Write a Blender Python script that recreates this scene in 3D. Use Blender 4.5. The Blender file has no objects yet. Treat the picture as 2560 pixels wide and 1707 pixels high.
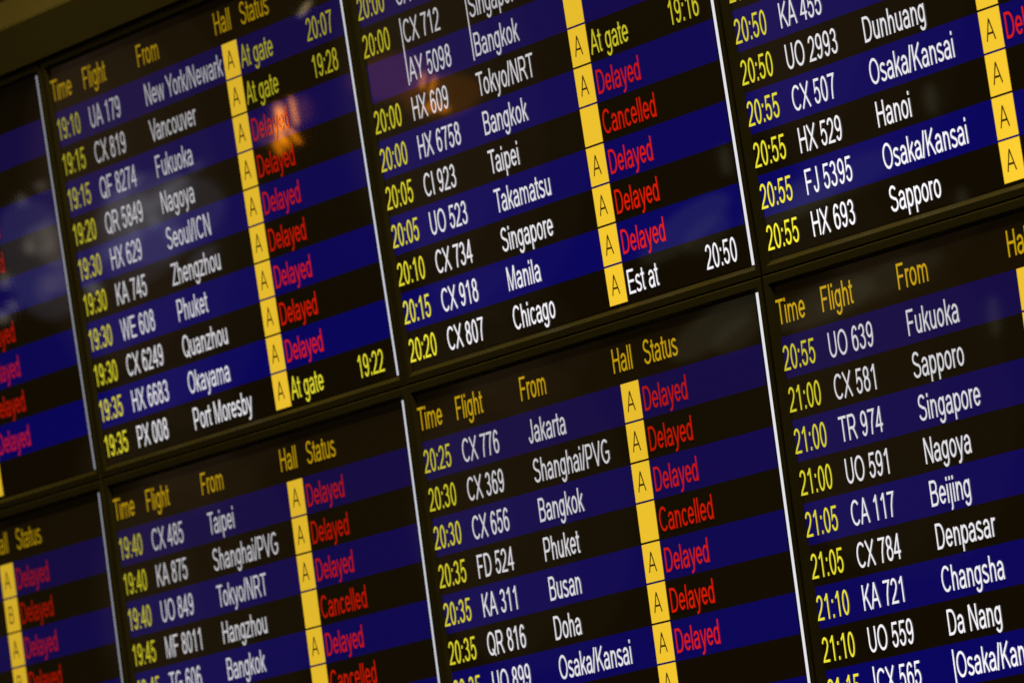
import bpy, math
from mathutils import Matrix, Vector

C = bpy.context.scene.collection
S = 0.03                      # one text row of a screen is 3 cm high
BASE = 3.0                    # the seam between the two rows of screens hangs 3 m up


def W(X, Y, Z):               # rows right, rows down, rows into the wall -> metres
    return Vector((X * S, Z * S, BASE - Y * S))


def D(X, Y, Z):
    return Vector((X, Z, -Y))


# ------------------------------------------------------------------ camera
CAM_C = (171.8321, 16.7288, -96.6100)
CAM_R = ((0.4624, 0.1517, 0.8736), (-0.1432, 0.9851, -0.0953), (-0.8750, -0.0810, 0.4772))
rx, ry, rz = D(*CAM_R[0]).normalized(), -D(*CAM_R[1]).normalized(), -D(*CAM_R[2]).normalized()
rx = ry.cross(rz).normalized()
ry = rz.cross(rx).normalized()
cam = bpy.data.cameras.new('camera')
cam.sensor_width = 36.0
cam.lens = 20000.0 / 2560.0 * 36.0
cam.clip_start, cam.clip_end = 0.1, 200.0
cam.dof.use_dof = True
cam.dof.focus_distance = 5.72
cam.dof.aperture_fstop = 20.0
co = bpy.data.objects.new('camera', cam)
m = Matrix((rx, ry, rz)).transposed().to_4x4()
m.translation = W(*CAM_C)
co.matrix_world = m
C.objects.link(co)
sc = bpy.context.scene
sc.camera = co
CAMP = W(*CAM_C)

# ------------------------------------------------------------------ world, exposure
w = bpy.data.worlds.new('World')
sc.world = w
w.use_nodes = True
bg = w.node_tree.nodes['Background']
bg.inputs[0].default_value = (1.0, 0.70, 0.26, 1)
bg.inputs[1].default_value = 0.008
sc.view_settings.view_transform = 'Standard'
sc.view_settings.look = 'None'
sc.view_settings.exposure = 0.0
sc.view_settings.gamma = 1.0
sc.view_settings.use_curve_mapping = False
sc.cycles.use_denoising = False
sc.cycles.sample_clamp_indirect = 4.0


# ------------------------------------------------------------------ lamps
def area(name, pos, target, sx, sy, color, power, shape='RECTANGLE', roll=0.0):
    l = bpy.data.lights.new(name, 'AREA')
    l.shape = shape
    l.size, l.size_y = sx, sy
    l.color = color
    l.energy = power
    o = bpy.data.objects.new(name, l)
    q = (target - pos).to_track_quat('-Z', 'Y')
    o.matrix_world = Matrix.Translation(pos) @ q.to_matrix().to_4x4() @ Matrix.Rotation(roll, 4, 'Z')
    C.objects.link(o)
    return o


PITCH, TILE, GT, GB, DE = 18.8956, 0.914, -0.2747, 2.1766, -0.0251


def screen_matrix(c, r):
    X = (c - 2) * PITCH + {(1, 1): 0.08, (0, 1): 0.05}.get((c, r), 0.0)
    if r == 0:
        return Matrix.Translation(W(X, -10 - GT, 0))
    return Matrix.Translation(W(X, GB * math.cos(DE), GB * math.sin(DE))) @ Matrix.Rotation(DE, 4, 'X')


def mirrored_light(name, c, r, u, v, dist, sx, sy, color, power, roll=0.0):
    """an unseen light, placed where the glass of a screen mirrors it to the camera"""
    M = screen_matrix(c, r)
    p = M @ Vector((u * S, 0, -v * S))
    n = (M.to_3x3() @ Vector((0, -1, 0))).normalized()
    d = (p - CAMP).normalized()
    q = d - 2 * d.dot(n) * n
    return area(name, p + q * dist, p, sx, sy, color, power, 'ELLIPSE', roll)


area('ceiling_lamp', W(-10, -110, -10), W(-4, 0, 0), 3.6, 0.30, (1.0, 0.76, 0.19), 230.0)


def glow(name, c, r, u, v, sx, sy, color, radiance, roll=0.0, dist=6.0):
    mirrored_light(name, c, r, u, v, dist, sx, sy, color, radiance * math.pi * sx * sy * math.pi / 4, roll)


# orange lamps of the hall, seen as flames in the glass; broad dim ones added for the glow
ORANGE = (1.0, 0.29, 0.0)
glow('orange_lamp_or_added_glow', 1, 0, 2.82, 2.50, 0.009, 0.026, ORANGE, 10.0, 0.12, 2.5)
glow('orange_lamp_or_added_glow', 1, 0, 2.62, 2.88, 0.009, 0.024, (1.0, 0.30, 0.0), 7.5, 0.35, 2.5)
glow('orange_lamp_or_added_glow', 1, 0, 2.42, 3.20, 0.008, 0.020, (1.0, 0.26, 0.0), 5.0, 0.3, 2.5)
glow('orange_lamp_or_added_glow', 1, 0, 2.95, 3.20, 0.010, 0.012, (1.0, 0.26, 0.0), 3.5, 0.3, 2.5)
glow('orange_lamp_or_added_glow', 1, 0, 3.62, 2.42, 0.0040, 0.034, (1.0, 0.30, 0.03), 9.0, 0.05, 2.5)
glow('orange_lamp_or_added_glow', 1, 0, 3.38, 3.02, 0.005, 0.026, (1.0, 0.27, 0.0), 7.0, 0.5, 2.5)
glow('orange_lamp_or_added_glow', 1, 0, 2.80, 2.20, 0.012, 0.014, (1.0, 0.30, 0.08), 3.0, 0.4, 2.5)
glow('orange_lamp_or_added_glow', 1, 0, 2.30, 2.75, 0.060, 0.045, (1.0, 0.32, 0.10), 0.40)
glow('orange_lamp_or_added_glow', 1, 0, 4.20, 2.45, 0.020, 0.040, (1.0, 0.25, 0.25), 0.35)
glow('orange_lamp_or_added_glow', 2, 0, -7.90, 2.90, 0.004, 0.020, ORANGE, 5.5, -0.25, 2.5)
glow('orange_lamp_or_added_glow', 2, 0, -7.40, 3.10, 0.004, 0.022, ORANGE, 5.0, -0.40, 2.5)
glow('orange_lamp_or_added_glow', 2, 0, -7.55, 3.62, 0.020, 0.012, ORANGE, 3.0, 0.2, 2.5)
glow('orange_lamp_or_added_glow', 2, 0, -6.95, 3.80, 0.012, 0.008, ORANGE, 2.6, 0.2, 2.5)
glow('orange_lamp_or_added_glow', 2, 0, -7.00, 3.45, 0.120, 0.065, ORANGE, 0.30)
glow('orange_lamp_or_added_glow', 2, 0, -9.60, 2.50, 0.130, 0.070, (1.0, 0.25, 0.12), 0.26)
# unseen lights added for the mirrored blobs and haze of pale lamps and people
PALE = (1.0, 0.86, 0.70)
for u, v, sx, sy, q, ro in ((5.05, 3.35, .010, .024, .60, 0), (5.9, 3.3, .05, .05, .22, 0.5), (6.5, 3.2, .026, .05, .22, 0), (6.55, 3.85, .03, .05, .2, 0.4), (6.7, 4.6, .05, .03, .2, 0.3),
                            (3.1, 4.02, .010, .026, .9, 0), (3.4, 4.80, .011, .016, .8, 0), (2.6, 5.0, .018, .018, .8, 0), (6.44, 1.82, .012, .016, .5, 0), (5.04, 2.0, .009, .02, .6, 0), (5.7, 4.6, .03, .05, .14, -0.3)):
    glow('reflection_light', 0, 0, u, v, sx, sy, PALE, q, ro)
for u, v, sx, sy, q, ro in ((-6.8, 2.68, .05, .022, .34, .5), (-5.71, 3.88, .020, .022, .5, 0), (-5.2, 3.4, .06, .020, .36, .6), (-7.6, 3.2, .04, .06, .26, .2), (-10.1, 5.1, .022, .018, .7, 0), (-6.2, 3.3, .012, .03, .4, .1),
                            (-4.0, 3.2, .04, .018, .34, .5), (-8.0, 4.3, .07, .03, .22, .3), (-3.0, 5.3, .05, .02, .22, .5), (-4.6, 4.4, .03, .02, .26, .4), (-7.0, 4.0, .016, .03, .3, 0), (-2.6, 2.9, .03, .012, .25, .6)):
    glow('reflection_light', 1, 0, u, v, sx, sy, (0.80, 0.80, 1.0), q * 0.95, ro)
for u, v, sx, sy, q, ro in ((-6.0, 3.4, .16, .09, .14, .3), (-5.0, 4.0, .20, .12, .12, .3), (-7.0, 4.2, .14, .14, .10, .2)):
    glow('reflection_light', 1, 0, u, v, sx, sy, (0.75, 0.74, 1.0), q, ro)
glow('reflection_light', 0, 0, 5.6, 3.8, .12, .2, (0.8, 0.78, 1.0), .12, .2)
glow('reflection_light', 1, 0, 5.11, -0.06, 0.0035, 0.022, (1.0, 0.75, 0.40), 3.0, -0.75, 2.5)
for c, r, u, v, sx, sy, q, ro in ((3, 0, -2.57, 7.56, .016, .045, .20, 0), (2, 0, 6.68, 7.39, .014, .045, .20, 0), (3, 1, -1.23, .9, .014, .06, .20, 0), (2, 1, 5.0, -.7, .16, .05, .10, .5), (2, 1, 6.0, -.4, .08, .04, .08, .5), (3, 1, -8.6, -.5, .16, .05, .11, .3), (3, 1, -6.0, -.6, .20, .04, .07, .3)):
    glow('reflection_light', c, r, u, v, sx, sy, (1.0, 0.95, 0.6), q, ro)  # some added as glare over the lower header rows
# unseen veil lights added to wash warm glare over the left of each screen
for c in range(4):
    for u, v, sx, sy, q in ((-9.0, 3.0, .14, .50, .022), (-8.0, 3.0, .22, .55, .022), (-7.0, 3.5, .30, .62, .022), (-6.0, 3.5, .38, .7, .02)):
        glow('veil_light', c, 0, u, v, sx, sy, (1.0, 0.62, 0.40), q)
    for u, v, sx, sy, q in ((-9.0, 2.5, .14, .36, .018), (-7.5, 2.5, .24, .42, .018), (-6.0, 2.5, .34, .48, .018)):
        glow('veil_light', c, 1, u, v, sx, sy, (1.0, 0.66, 0.35), q)


# ------------------------------------------------------------------ materials
def bsdf(name, base, rough, spec=0.5):
    mt = bpy.data.materials.new(name)
    mt.use_nodes = True
    b = mt.node_tree.nodes['Principled BSDF']
    b.inputs['Base Color'].default_value = (*base, 1)
    b.inputs['Roughness'].default_value = rough
    b.inputs['Specular IOR Level'].default_value = spec
    return mt, mt.node_tree, b


def plastic(name, base, rough, scale, bump=0.02):
    mt, nt, b = bsdf(name, base, rough)
    tc = nt.nodes.new('ShaderNodeTexCoord')
    n = nt.nodes.new('ShaderNodeTexNoise')
    n.inputs['Scale'].default_value = scale
    n.inputs['Detail'].default_value = 6
    nt.links.new(tc.outputs['Object'], n.inputs['Vector'])
    mr = nt.nodes.new('ShaderNodeMapRange')
    mr.inputs['To Min'].default_value = rough - 0.1
    mr.inputs['To Max'].default_value = rough + 0.15
    nt.links.new(n.outputs['Fac'], mr.inputs['Value'])
    nt.links.new(mr.outputs['Result'], b.inputs['Roughness'])
    mx = nt.nodes.new('ShaderNodeMixRGB')
    mx.inputs[1].default_value = (*[k * 0.75 for k in base], 1)
    mx.inputs[2].default_value = (*[k * 1.3 for k in base], 1)
    nt.links.new(n.outputs['Fac'], mx.inputs[0])
    nt.links.new(mx.outputs[0], b.inputs['Base Color'])
    bp = nt.nodes.new('ShaderNodeBump')
    bp.inputs['Strength'].default_value = bump
    f = nt.nodes.new('ShaderNodeTexNoise')
    f.inputs['Scale'].default_value = scale * 40
    nt.links.new(tc.outputs['Object'], f.inputs['Vector'])
    nt.links.new(f.outputs['Fac'], bp.inputs['Height'])
    nt.links.new(bp.outputs['Normal'], b.inputs['Normal'])
    return mt


def lit(name, color, strength=1.0):
    """a lit area of the liquid crystal: emits, under the same slightly matt glass; object colour holds its brightness, with viewing-angle fade and glare painted in"""
    mt, nt, b = bsdf(name, (0.012, 0.010, 0.008), 0.022, 0.5)
    oi = nt.nodes.new('ShaderNodeObjectInfo')
    mx = nt.nodes.new('ShaderNodeMixRGB')
    mx.blend_type = 'MULTIPLY'
    mx.inputs[0].default_value = 1
    mx.inputs[2].default_value = (*color, 1)
    nt.links.new(oi.outputs['Color'], mx.inputs[1])
    nt.links.new(mx.outputs[0], b.inputs['Emission Color'])
    b.inputs['Emission Strength'].default_value = strength
    return mt


M_BEZEL = plastic('bezel_plastic', (0.032, 0.028, 0.009), 0.45, 9)
M_FASCIA = plastic('fascia_paint', (0.055, 0.048, 0.018), 0.5, 3)
M_CORNICE = plastic('cornice_paint', (0.048, 0.040, 0.015), 0.55, 3)
M_WALL = plastic('wall_paint', (0.03, 0.03, 0.015), 0.7, 2)
M_BLACK = lit('screen_black', (0.0036, 0.0020, 0.0004))
M_BLUE = lit('screen_blue', (0.0042, 0.0018, 0.122))
M_WHITE = lit('screen_white', (0.98, 0.96, 1.0))
M_YELLOW = lit('screen_yellow', (0.92, 0.83, 0.035))
M_GOLD = lit('screen_gold', (0.82, 0.50, 0.006))
M_RED = lit('screen_red', (0.80, 0.011, 0.001))
M_TILE = lit('screen_amber', (0.97, 0.61, 0.030))
M_INK = lit('screen_ink', (0.030, 0.016, 0.001))


# ------------------------------------------------------------------ meshes
def mesh_obj(name, verts, faces, mat, parent=None, color=None, label=None):
    me = bpy.data.meshes.new(name)
    me.from_pydata(verts, [], faces)
    me.validate()
    me.update()
    me.materials.append(mat)
    o = bpy.data.objects.new(name, me)
    C.objects.link(o)
    if parent is not None:
        o.parent = parent
    if color is not None:
        o.color = (*color, 1) if hasattr(color, '__len__') else (color, color, color, 1)
    if label:
        o['label'] = label
    return o


def quad(u0, v0, u1, v1, y):
    return [(u0 * S, y * S, -v1 * S), (u1 * S, y * S, -v1 * S), (u1 * S, y * S, -v0 * S), (u0 * S, y * S, -v0 * S)]


# ------------------------------------------------------------------ a narrow grotesque drawn as strokes (em units, cap height .716)
def E(cx, cy, ax, ay, a0, a1):
    n = max(3, int(abs(a1 - a0) / 15))
    return [(cx + ax * math.cos(math.radians(a0 + (a1 - a0) * i / n)), cy + ay * math.sin(math.radians(a0 + (a1 - a0) * i / n))) for i in range(n + 1)]


def L(*p):
    return list(p)


def stem(x, y0=0.0, y1=0.716):
    return L((x, y0), (x, y1))


DOT = L((0.111, 0.612), (0.111, 0.716))
N_ARCH = stem(0.115, 0, 0.519), L((0.115, 0.30)) + E(0.285, 0.305, 0.155, 0.170, 150, 0) + L((0.440, 0))
BOWL = E(0.270, 0.259, 0.185, 0.222, 0, 360)
NINE = [[(0.556 - x, 0.716 - y) for x, y in s] for s in (E(0.285, 0.228, 0.180, 0.190, 0, 360), E(0.300, 0.370, 0.200, 0.310, 40, 180) + L((0.103, 0.24)))]
G = {
    ' ': (0.278, []),
    '0': (0.556, [E(0.278, 0.352, 0.188, 0.322, 0, 360)]),
    '1': (0.556, [stem(0.325), L((0.125, 0.535), (0.225, 0.600), (0.325, 0.700))]),
    '2': (0.556, [E(0.272, 0.510, 0.178, 0.166, 172, -35) + L((0.330, 0.300), (0.120, 0.125), (0.060, 0.040), (0.505, 0.040))]),
    '3': (0.556, [E(0.262, 0.530, 0.160, 0.145, 165, -90) + E(0.262, 0.212, 0.190, 0.173, 90, -168)]),
    '4': (0.556, [stem(0.378), L((0.378, 0.690), (0.060, 0.205), (0.520, 0.205))]),
    '5': (0.556, [L((0.490, 0.668), (0.160, 0.668), (0.110, 0.345)) + E(0.265, 0.238, 0.190, 0.200, 138, -165)]),
    '6': (0.556, [E(0.285, 0.228, 0.180, 0.190, 0, 360), E(0.300, 0.370, 0.200, 0.310, 40, 180) + L((0.103, 0.24))]),
    '7': (0.556, [L((0.050, 0.668), (0.485, 0.668), (0.370, 0.500), (0.285, 0.300), (0.235, 0.0))]),
    '8': (0.556, [E(0.278, 0.530, 0.155, 0.145, 0, 360), E(0.278, 0.212, 0.185, 0.174, 0, 360)]),
    '9': (0.556, NINE),
    ':': (0.278, [L((0.139, 0.0), (0.139, 0.10)), L((0.139, 0.419), (0.139, 0.519))]),
    '/': (0.278, [L((0.030, -0.012), (0.248, 0.728))]),
    '|': (0.260, [L((0.125, -0.24), (0.125, 0.80))]),
    '!': (0.260, [L((0.125, -0.09), (0.125, 0.95))]),
    'A': (0.667, [L((0.045, 0.0), (0.333, 0.716)), L((0.622, 0.0), (0.333, 0.716)), L((0.145, 0.238), (0.522, 0.238))]),
    'B': (0.667, [L((0.120, 0.0), (0.120, 0.676), (0.370, 0.676)) + E(0.390, 0.528, 0.150, 0.148, 90, -90) + L((0.120, 0.380)), L((0.385, 0.380)) + E(0.405, 0.210, 0.175, 0.170, 90, -90) + L((0.120, 0.040))]),
    'C': (0.722, [E(0.390, 0.358, 0.295, 0.325, 42, 318)]),
    'D': (0.722, [L((0.125, 0.0), (0.125, 0.676), (0.330, 0.676)) + E(0.345, 0.358, 0.280, 0.318, 90, -90) + L((0.125, 0.040))]),
    'E': (0.667, [L((0.600, 0.676), (0.125, 0.676), (0.125, 0.040), (0.615, 0.040)), L((0.125, 0.370), (0.570, 0.370))]),
    'F': (0.611, [L((0.565, 0.676), (0.125, 0.676), (0.125, 0.0)), L((0.125, 0.350), (0.500, 0.350))]),
    'G': (0.778, [E(0.400, 0.358, 0.305, 0.325, 50, 318) + L((0.650, 0.145), (0.650, 0.330), (0.405, 0.330))]),
    'H': (0.722, [stem(0.125), stem(0.600), L((0.125, 0.375), (0.600, 0.375))]),
    'I': (0.278, [stem(0.140)]),
    'J': (0.500, [L((0.375, 0.716), (0.375, 0.215)) + E(0.225, 0.205, 0.150, 0.172, 0, -178)]),
    'K': (0.667, [stem(0.120), L((0.600, 0.716), (0.120, 0.245)), L((0.285, 0.415), (0.620, 0.0))]),
    'M': (0.833, [stem(0.115), stem(0.718), L((0.135, 0.716), (0.416, 0.0)), L((0.698, 0.716), (0.416, 0.0))]),
    'N': (0.722, [stem(0.120), stem(0.600), L((0.130, 0.716), (0.590, 0.0))]),
    'O': (0.778, [E(0.389, 0.358, 0.305, 0.325, 0, 360)]),
    'P': (0.667, [L((0.125, 0.0), (0.125, 0.676), (0.390, 0.676)) + E(0.405, 0.488, 0.170, 0.188, 90, -90) + L((0.125, 0.300))]),
    'Q': (0.778, [E(0.389, 0.358, 0.305, 0.325, 0, 360), L((0.440, 0.190), (0.700, -0.020))]),
    'R': (0.722, [L((0.125, 0.0), (0.125, 0.676), (0.420, 0.676)) + E(0.430, 0.504, 0.170, 0.172, 90, -90) + L((0.125, 0.332)), L((0.360, 0.332), (0.470, 0.270), (0.660, 0.0))]),
    'S': (0.667, [E(0.335, 0.525, 0.210, 0.158, 25, 215) + L((0.335, 0.365)) + E(0.340, 0.198, 0.240, 0.165, 55, -170)]),
    'T': (0.611, [L((0.020, 0.676), (0.590, 0.676)), stem(0.305, 0, 0.66)]),
    'U': (0.722, [L((0.122, 0.716), (0.122, 0.280)) + E(0.361, 0.270, 0.239, 0.237, 180, 360) + L((0.600, 0.716))]),
    'V': (0.667, [L((0.045, 0.716), (0.333, 0.0)), L((0.622, 0.716), (0.333, 0.0))]),
    'W': (0.944, [L((0.050, 0.716), (0.255, 0.0)), L((0.472, 0.716), (0.255, 0.0)), L((0.472, 0.716), (0.690, 0.0)), L((0.895, 0.716), (0.690, 0.0))]),
    'X': (0.667, [L((0.050, 0.716), (0.620, 0.0)), L((0.620, 0.716), (0.050, 0.0))]),
    'Y': (0.667, [L((0.040, 0.716), (0.333, 0.310), (0.333, 0.0)), L((0.627, 0.716), (0.333, 0.310))]),
    'Z': (0.611, [L((0.045, 0.676), (0.545, 0.676), (0.060, 0.040), (0.580, 0.040))]),
    'a': (0.556, [E(0.265, 0.330, 0.175, 0.155, 160, 0) + L((0.440, 0.120), (0.470, 0.0)), L((0.440, 0.300)) + E(0.240, 0.155, 0.165, 0.125, 75, 300) + L((0.400, 0.095), (0.440, 0.190))]),
    'b': (0.556, [stem(0.110), E(0.295, 0.259, 0.185, 0.222, 0, 360)]),
    'c': (0.500, [E(0.268, 0.259, 0.190, 0.222, 40, 320)]),
    'd': (0.556, [stem(0.445), E(0.262, 0.259, 0.183, 0.222, 0, 360)]),
    'e': (0.556, [L((0.085, 0.270), (0.470, 0.270)) + E(0.278, 0.265, 0.192, 0.216, 2, 325)]),
    'g': (0.556, [E(0.258, 0.268, 0.183, 0.212, 0, 360), L((0.441, 0.519), (0.441, 0.000)) + E(0.258, -0.010, 0.183, 0.158, 0, -160)]),
    'h': (0.556, [stem(0.115), N_ARCH[1]]),
    'i': (0.222, [stem(0.111, 0, 0.519), DOT]),
    'j': (0.222, [L((0.111, 0.519), (0.111, -0.080)) + E(0.045, -0.095, 0.066, 0.075, 0, -110), DOT]),
    'k': (0.500, [stem(0.112), L((0.445, 0.519), (0.112, 0.195)), L((0.225, 0.305), (0.465, 0.0))]),
    'l': (0.222, [stem(0.111)]),
    'm': (0.833, [stem(0.110, 0, 0.519), L((0.110, 0.30)) + E(0.260, 0.315, 0.155, 0.162, 150, 0) + L((0.415, 0)), L((0.415, 0.30)) + E(0.565, 0.315, 0.155, 0.162, 150, 0) + L((0.720, 0))]),
    'n': (0.556, list(N_ARCH)),
    'o': (0.556, [E(0.278, 0.259, 0.192, 0.222, 0, 360)]),
    'p': (0.556, [stem(0.110, -0.2, 0.519), E(0.295, 0.259, 0.185, 0.222, 0, 360)]),
    'r': (0.333, [stem(0.110, 0, 0.519), L((0.110, 0.280)) + E(0.265, 0.315, 0.155, 0.160, 165, 62)]),
    's': (0.500, [E(0.248, 0.378, 0.160, 0.105, 25, 220) + L((0.250, 0.265)) + E(0.252, 0.140, 0.180, 0.105, 55, -165)]),
    't': (0.278, [L((0.135, 0.660), (0.135, 0.110), (0.165, 0.045), (0.262, 0.040)), L((0.0, 0.480), (0.275, 0.480))]),
    'u': (0.556, [stem(0.440, 0, 0.519), L((0.115, 0.519), (0.115, 0.220)) + E(0.272, 0.205, 0.157, 0.168, 180, 340)]),
    'v': (0.500, [L((0.045, 0.519), (0.250, 0.0)), L((0.455, 0.519), (0.250, 0.0))]),
    'w': (0.722, [L((0.040, 0.519), (0.195, 0.0)), L((0.361, 0.519), (0.195, 0.0)), L((0.361, 0.519), (0.527, 0.0)), L((0.682, 0.519), (0.527, 0.0))]),
    'y': (0.500, [L((0.045, 0.519), (0.258, 0.020)), L((0.455, 0.519), (0.235, -0.100), (0.150, -0.165), (0.050, -0.160))]),
    'z': (0.500, [L((0.045, 0.480), (0.430, 0.480), (0.055, 0.038), (0.460, 0.038))]),
}
KERN = {('T', 'a'): -0.06, ('T', 'o'): -0.06, ('V', 'a'): -0.06, ('Y', 'o'): -0.06, ('T', 'i'): -0.02}


def ribbon(path, hx, hy):
    pts = [p for i, p in enumerate(path) if i == 0 or math.dist(p, path[i - 1]) > 1e-4]
    closed = math.dist(pts[0], pts[-1]) < 1e-3
    if closed:
        pts = pts[:-1]
    n = len(pts)
    left, right = [], []
    for i in range(n):
        def unit(a, b):
            d = math.dist(a, b)
            return ((b[0] - a[0]) / d, (b[1] - a[1]) / d)
        d1 = unit(pts[i - 1], pts[i]) if i > 0 or closed else None
        d2 = unit(pts[i], pts[(i + 1) % n]) if i < n - 1 or closed else None
        d1, d2 = d1 or d2, d2 or d1
        n1, n2 = (-d1[1], d1[0]), (-d2[1], d2[0])
        mx, my = n1[0] + n2[0], n1[1] + n2[1]
        ml = math.hypot(mx, my) or 1.0
        mx, my = mx / ml, my / ml
        k = min(1.0 / max(0.3, mx * n1[0] + my * n1[1]), 1.9)
        left.append((pts[i][0] + mx * hx * k, pts[i][1] + my * hy * k))
        right.append((pts[i][0] - mx * hx * k, pts[i][1] - my * hy * k))
    return left, right, closed


def text(name, s, u, v, mat, parent, color, ex=0.621, ey=0.845, hx=0.047, hy=0.038, y=-0.02):
    """lettering on the glass: s starts at u with its base line at v"""
    verts, faces = [], []
    pen, layer = 0.0, 0
    for i, ch in enumerate(s):
        adv, strokes = G[ch]
        if i and (s[i - 1], ch) in KERN:
            pen += KERN[(s[i - 1], ch)]
        for st in strokes:
            hh = hx * (0.85 if ch in 'mMWw' else 1.0)
            l, r, closed = ribbon(st, hh, hy)
            b = len(verts)
            dy = y - 0.0012 * (layer % 5)
            layer += 1
            for p, q in zip(l, r):
                for x, z in (p, q):
                    verts.append(((u + (pen + x) * ex) * S, dy * S, (-v + z * ey) * S))
            n = len(l)
            for k in range(n if closed else n - 1):
                j = (k + 1) % n
                faces.append((b + 2 * k, b + 2 * k + 1, b + 2 * j + 1, b + 2 * j))
        pen += adv
    return mesh_obj(name, verts, faces, mat, parent, color)


# ------------------------------------------------------------------ the setting
def box_mesh(X0, X1, prof):
    """extrude a profile of (Y, Z) along X"""
    n = len(prof)
    vs = [tuple(W(X0, *p)) for p in prof] + [tuple(W(X1, *p)) for p in prof]
    fs = [(i, (i + 1) % n, n + (i + 1) % n, n + i) for i in range(n)] + [tuple(range(n))[::-1], tuple(range(n, 2 * n))]
    return vs, fs


vs, fs = box_mesh(-150, 90, [(-70, 3.0), (40, 3.0), (40, 4.5), (-70, 4.5)])
wall = mesh_obj('wall', vs, fs, M_WALL)
wall['kind'] = 'structure'

YT = -10 - GT                                 # v = 0 of the upper row of screens
cab = bpy.data.objects.new('display_cabinet', None)
cab.location = (0, 0, 0)
C.objects.link(cab)
cab['label'] = 'long dark olive cabinet edge running above the upper row of arrivals screens'
cab['category'] = 'cabinet'
vs, fs = box_mesh(-75, 60, [(YT - 1.55, -0.12), (YT - 1.55, 2.9), (YT - 2.84, 2.9), (YT - 2.84, -0.12), (YT - 2.80, -0.15), (YT - 1.585, -0.15)])
mesh_obj('fascia_panel', vs, fs, M_FASCIA, cab)
vs, fs = box_mesh(-75, 60, [(YT - 2.86, -0.10), (YT - 2.86, 2.9), (YT - 3.75, 2.9), (YT - 3.75, 0.45)])
mesh_obj('cornice', vs, fs, M_CORNICE, cab)

# ------------------------------------------------------------------ the screens
U0, U1, V0, V1 = -10.83, 7.44, -1.22, 10.04      # lit glass
LIPS = (-10.95, 7.43, -1.32, 10.16)              # inner edge of the bezel face
OUT = (-11.18, 7.605, -1.525, 10.35)             # outer edge of the bezel


def bezel(parent):
    def loop(u0, u1, v0, v1, y):
        return [(u0 * S, y * S, -v0 * S), (u1 * S, y * S, -v0 * S), (u1 * S, y * S, -v1 * S), (u0 * S, y * S, -v1 * S)]
    u0, u1, v0, v1 = OUT
    i = 0.028
    loops = [loop(u0, u1, v0, v1, 2.0), loop(u0, u1, v0, v1, -0.075), loop(u0 + i * .3, u1 - i * .3, v0 + i * .3, v1 - i * .3, -0.092), loop(u0 + i, u1 - i, v0 + i, v1 - i, -0.10),
             loop(*LIPS, -0.10), loop(U0, U1, V0, V1, 0.004)]
    vs = [p for l in loops for p in l]
    fs = []
    for a in range(len(loops) - 1):
        for k in range(4):
            j = (k + 1) % 4
            fs.append((4 * a + k, 4 * a + j, 4 * a + 4 + j, 4 * a + 4 + k))
    fs.append((0, 1, 2, 3))
    return mesh_obj('bezel', vs, fs, M_BEZEL, parent)


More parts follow.
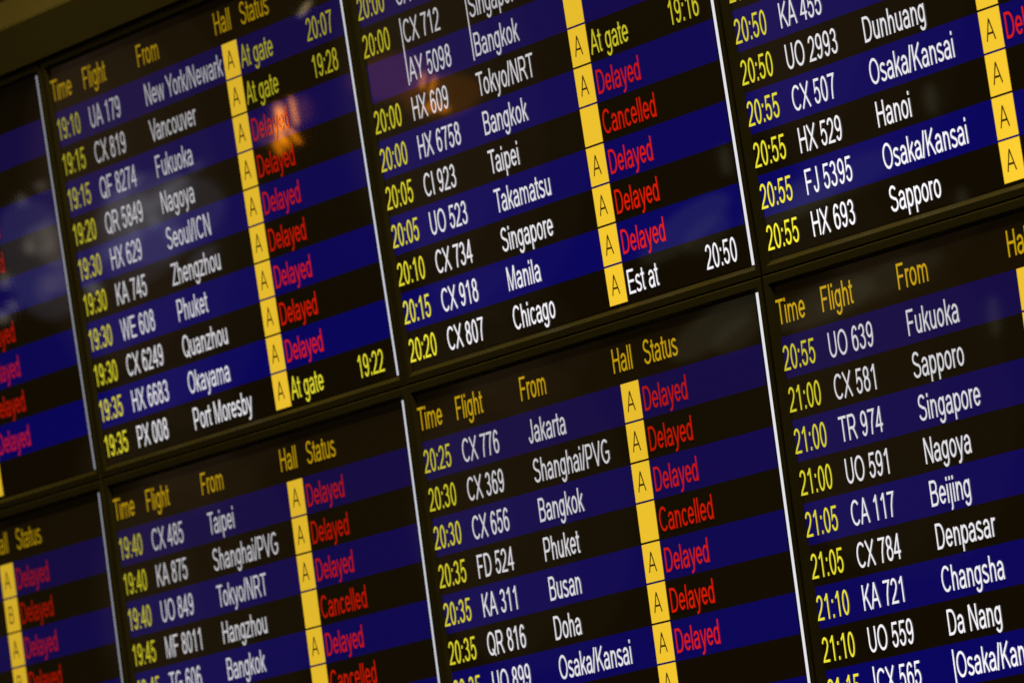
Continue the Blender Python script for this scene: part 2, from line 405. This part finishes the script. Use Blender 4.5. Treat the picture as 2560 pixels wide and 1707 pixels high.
# rows: (time, flight, city, hall tile letter or '' for an empty tile, status, time of status)
DATA = {
    (0, 0): [None, None, ('', '', '', 'A', 'Delayed', ''), ('', '', '', 'A', 'Delayed', ''), None, ('', '', '', 'A', 'Delayed', ''),
             ('', '', '', 'A', 'Delayed', ''), ('', '', '', 'A', 'Delayed', ''), ('', '', '', 'A', 'Delayed', ''), ('', '', '', '', '', '')],
    (1, 0): [('19:10', 'UA 179', 'New York/Newark', 'A', 'At gate', '20:07'), ('19:15', 'CX 819', 'Vancouver', 'A', 'At gate', '19:28'),
             ('19:15', 'QF 8274', 'Fukuoka', 'A', 'Delayed', ''), ('19:20', 'QR 5849', 'Nagoya', 'A', 'Delayed', ''),
             ('19:30', 'HX 629', 'Seoul/ICN', 'A', 'Delayed', ''), ('19:30', 'KA 745', 'Zhengzhou', 'A', 'Delayed', ''),
             ('19:30', 'WE 608', 'Phuket', 'A', 'Delayed', ''), ('19:30', 'CX 6249', 'Quanzhou', 'A', 'Delayed', ''),
             ('19:35', 'HX 6683', 'Okayama', 'A', 'Delayed', ''), ('19:35', 'PX 008', 'Port Moresby', 'A', 'At gate', '19:22')],
    (2, 0): [('20:00', 'CX', '', '', '', ''), ('20:00', '|CX 712', '|Singapore', '', '', ''), ('', '!AY 5098', '!Bangkok', '', '', ''),
             ('20:00', 'HX 609', 'Tokyo/NRT', 'A', 'At gate', '19:16'), ('20:00', 'HX 6758', 'Bangkok', 'A', 'Delayed', ''),
             ('20:05', 'CI 923', 'Taipei', '', 'Cancelled', ''), ('20:05', 'UO 523', 'Takamatsu', 'A', 'Delayed', ''),
             ('20:10', 'CX 734', 'Singapore', 'A', 'Delayed', ''), ('20:15', 'CX 918', 'Manila', 'A', 'Delayed', ''),
             ('20:20', 'CX 807', 'Chicago', 'A', 'Est at', '20:50')],
    (3, 0): [None, None, None, ('20:50', '', '', '', '', ''), ('20:50', 'KA 455', '', '', '', ''), ('20:50', 'UO 2993', 'Dunhuang', '', '', ''),
             ('20:55', 'CX 507', 'Osaka/Kansai', 'A', 'Delayed', ''), ('20:55', 'HX 529', 'Hanoi', 'A', '', ''),
             ('20:55', 'FJ 5395', 'Osaka/Kansai', 'A', '', ''), ('20:55', 'HX 693', 'Sapporo', 'A', '', '')],
    (0, 1): [('', '', '', 'A', 'Delayed', ''), ('', '', '', 'B', 'Delayed', ''), ('', '', '', 'A', 'Delayed', ''), ('', '', '', 'B', 'Delayed', '')],
    (1, 1): [('19:40', 'CX 485', 'Taipei', 'A', 'Delayed', ''), ('19:40', 'KA 875', 'Shanghai/PVG', 'A', 'Delayed', ''),
             ('19:40', 'UO 849', 'Tokyo/NRT', 'A', 'Delayed', ''), ('19:45', 'MF 8011', 'Hangzhou', '', 'Cancelled', ''),
             ('19:45', 'TG 606', 'Bangkok', 'A', 'Delayed', ''), ('', '', '', '', 'Cancelled', '')],
    (2, 1): [('20:25', 'CX 776', 'Jakarta', 'A', 'Delayed', ''), ('20:30', 'CX 369', 'Shanghai/PVG', 'A', 'Delayed', ''),
             ('20:30', 'CX 656', 'Bangkok', 'A', 'Delayed', ''), ('20:35', 'FD 524', 'Phuket', '', 'Cancelled', ''),
             ('20:35', 'KA 311', 'Busan', 'A', 'Delayed', ''), ('20:35', 'QR 816', 'Doha', 'A', 'Delayed', ''),
             ('20:35', 'UO 899', 'Osaka/Kansai', 'A', 'Delayed', ''), ('', '', '', 'A', '', '')],
    (3, 1): [('20:55', 'UO 639', 'Fukuoka', 'A', '', ''), ('21:00', 'CX 581', 'Sapporo', 'A', '', ''), ('21:00', 'TR 974', 'Singapore', '', '', ''),
             ('21:00', 'UO 591', 'Nagoya', '', '', ''), ('21:05', 'CA 117', 'Beijing', '', '', ''), ('21:05', 'CX 784', 'Denpasar', '', '', ''),
             ('21:10', 'KA 721', 'Changsha', '', '', ''), ('21:10', 'UO 559', 'Da Nang', '', '', ''), ('21:15', '|CX 565', '|Osaka/Kansai', '', '', '')],
}
HEADS = {(0, 1): ('Hall', 'Status'), (1, 0): ('Time', 'Flight', 'From', 'Hall', 'Status'), (1, 1): ('Time', 'Flight', 'From', 'Hall', 'Status'),
         (2, 1): ('Time', 'Flight', 'From', 'Hall', 'Status'), (3, 1): ('Time', 'Flight', 'From', 'Hall', 'Status')}
HPOS = {'Time': -10.87, 'Flight': -8.77, 'From': -5.22, 'Hall': -0.28, 'Status': 1.33}
LABELS = {
    (0, 0): 'far left upper arrivals screen, cut off so only its red Delayed column shows',
    (1, 0): 'arrivals screen headed Time Flight From, New York/Newark at top, Port Moresby at bottom',
    (2, 0): 'arrivals screen whose bottom line is Chicago, estimated at 20:50, orange glare at left',
    (3, 0): 'arrivals screen with five 20:55 lines ending in Sapporo, in the upper right corner',
    (0, 1): 'arrivals screen in the lower left corner with hall tiles lettered A and B',
    (1, 1): 'arrivals screen below the Port Moresby line, starting with 19:40 from Taipei',
    (2, 1): 'arrivals screen starting with 20:25 from Jakarta, below the Chicago line',
    (3, 1): 'arrivals screen in the lower right listing Fukuoka, Beijing, Denpasar and Da Nang',
}
# viewing-angle fade put into the emission: dimmer to the left and towards the top
COL_FADE = {0: 0.54, 1: 0.74, 2: 0.90, 3: 1.0}


def row_fade(c, r, k):
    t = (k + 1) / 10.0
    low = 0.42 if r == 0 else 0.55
    return COL_FADE[c] * (low + (1.0 - low) * min(1.0, t) ** 1.15) * 1.05


def make_screen(c, r):
    root = bpy.data.objects.new('arrivals_screen', None)
    root.matrix_world = screen_matrix(c, r)
    root.empty_display_size = 0.1
    C.objects.link(root)
    root['label'] = LABELS[(c, r)]
    root['category'] = 'screen'
    root['group'] = 'arrivals screens mounted in two rows'
    bezel(root)
    mesh_obj('screen_panel', quad(U0 - .02, V0 - .02, U1 + .02, V1 + .02, 0.0), [(0, 1, 2, 3)], M_BLACK, root, COL_FADE[c])
    mesh_obj('edge_strip', quad(7.15, V0 + 0.005, U1, V1 - 0.02, -0.012), [(0, 1, 2, 3)], M_WHITE, root, {0: (.27, .29, .33), 1: (.56, .59, .64), 2: (.78, .80, .82), 3: (.9, .9, .9)}[c], 'thin white upright line down the right edge')
    if (c, r) in HEADS:
        hb = row_fade(c, r, -0.6)
        h = mesh_obj('header_row', quad(U0, -1.0, 7.08, 0.0, -0.008), [(0, 1, 2, 3)], M_BLACK, root, 1.7, 'black header row with gold column titles')  # glare over the header painted in as extra emission
        for s in HEADS[(c, r)]:
            text('column_title', s, HPOS[s], -0.30, M_GOLD, h, hb * 1.1)
    for k in range(10):
        row = DATA[(c, r)][k] if k < len(DATA[(c, r)]) else None
        b = row_fade(c, r, k)
        blue = k % 2 == 0
        f = (k + 1) / 10
        lab = None
        if row and row[2]:
            lab = ('blue' if blue else 'black') + ' row for the %sflight from %s' % (row[0] + ' ' if row[0] else '', row[2].strip('|!'))
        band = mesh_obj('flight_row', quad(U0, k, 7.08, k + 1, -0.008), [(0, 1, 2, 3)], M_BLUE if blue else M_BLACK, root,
                        (1.45 * (1 - f) ** 1.3, 1.3 * (1 - f) ** 1.3, (0.40 + 0.52 * f) * (0.62 + 0.38 * COL_FADE[c])) if blue else 1.4 - 0.6 * f, lab)  # purple and pale glare on the upper rows painted into the row colour
        if not row:
            continue
        t, fl, city, hall, st, tt = row
        if t:
            text('time_text', t, -10.86, k + 0.81, M_YELLOW, band, b)
        if fl:
            text('flight_number', fl, -8.71, k + 0.81, M_WHITE, band, b)
        if city:
            text('city_name', city, -5.06, k + 0.81, M_WHITE, band, b)
        bot = k + 1.0 if (c, r, k) in ((2, 0, 0), (2, 0, 1)) else k + 0.955
        tb = 0.35 * b + 0.65 * (0.55 + 0.45 * COL_FADE[c])
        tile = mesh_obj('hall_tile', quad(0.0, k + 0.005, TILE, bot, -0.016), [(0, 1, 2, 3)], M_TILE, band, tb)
        if hall:
            text('hall_letter', hall, 0.205, k + 0.72, M_INK, band, 1.0, 0.645 * (1.0 if hall == 'A' else 0.9), 0.70, 0.040, 0.036, -0.024)
        if st:
            mt = {'A': M_YELLOW, 'D': M_RED, 'C': M_RED, 'E': M_WHITE}[st[0]]
            text('status_text', st, 1.03, k + 0.81, mt, band, b)
        if tt:
            text('status_time', tt, 5.02, k + 0.81, M_WHITE if st[0] == 'E' else M_YELLOW, band, b)
    return root


for key in sorted(DATA):
    make_screen(*key)
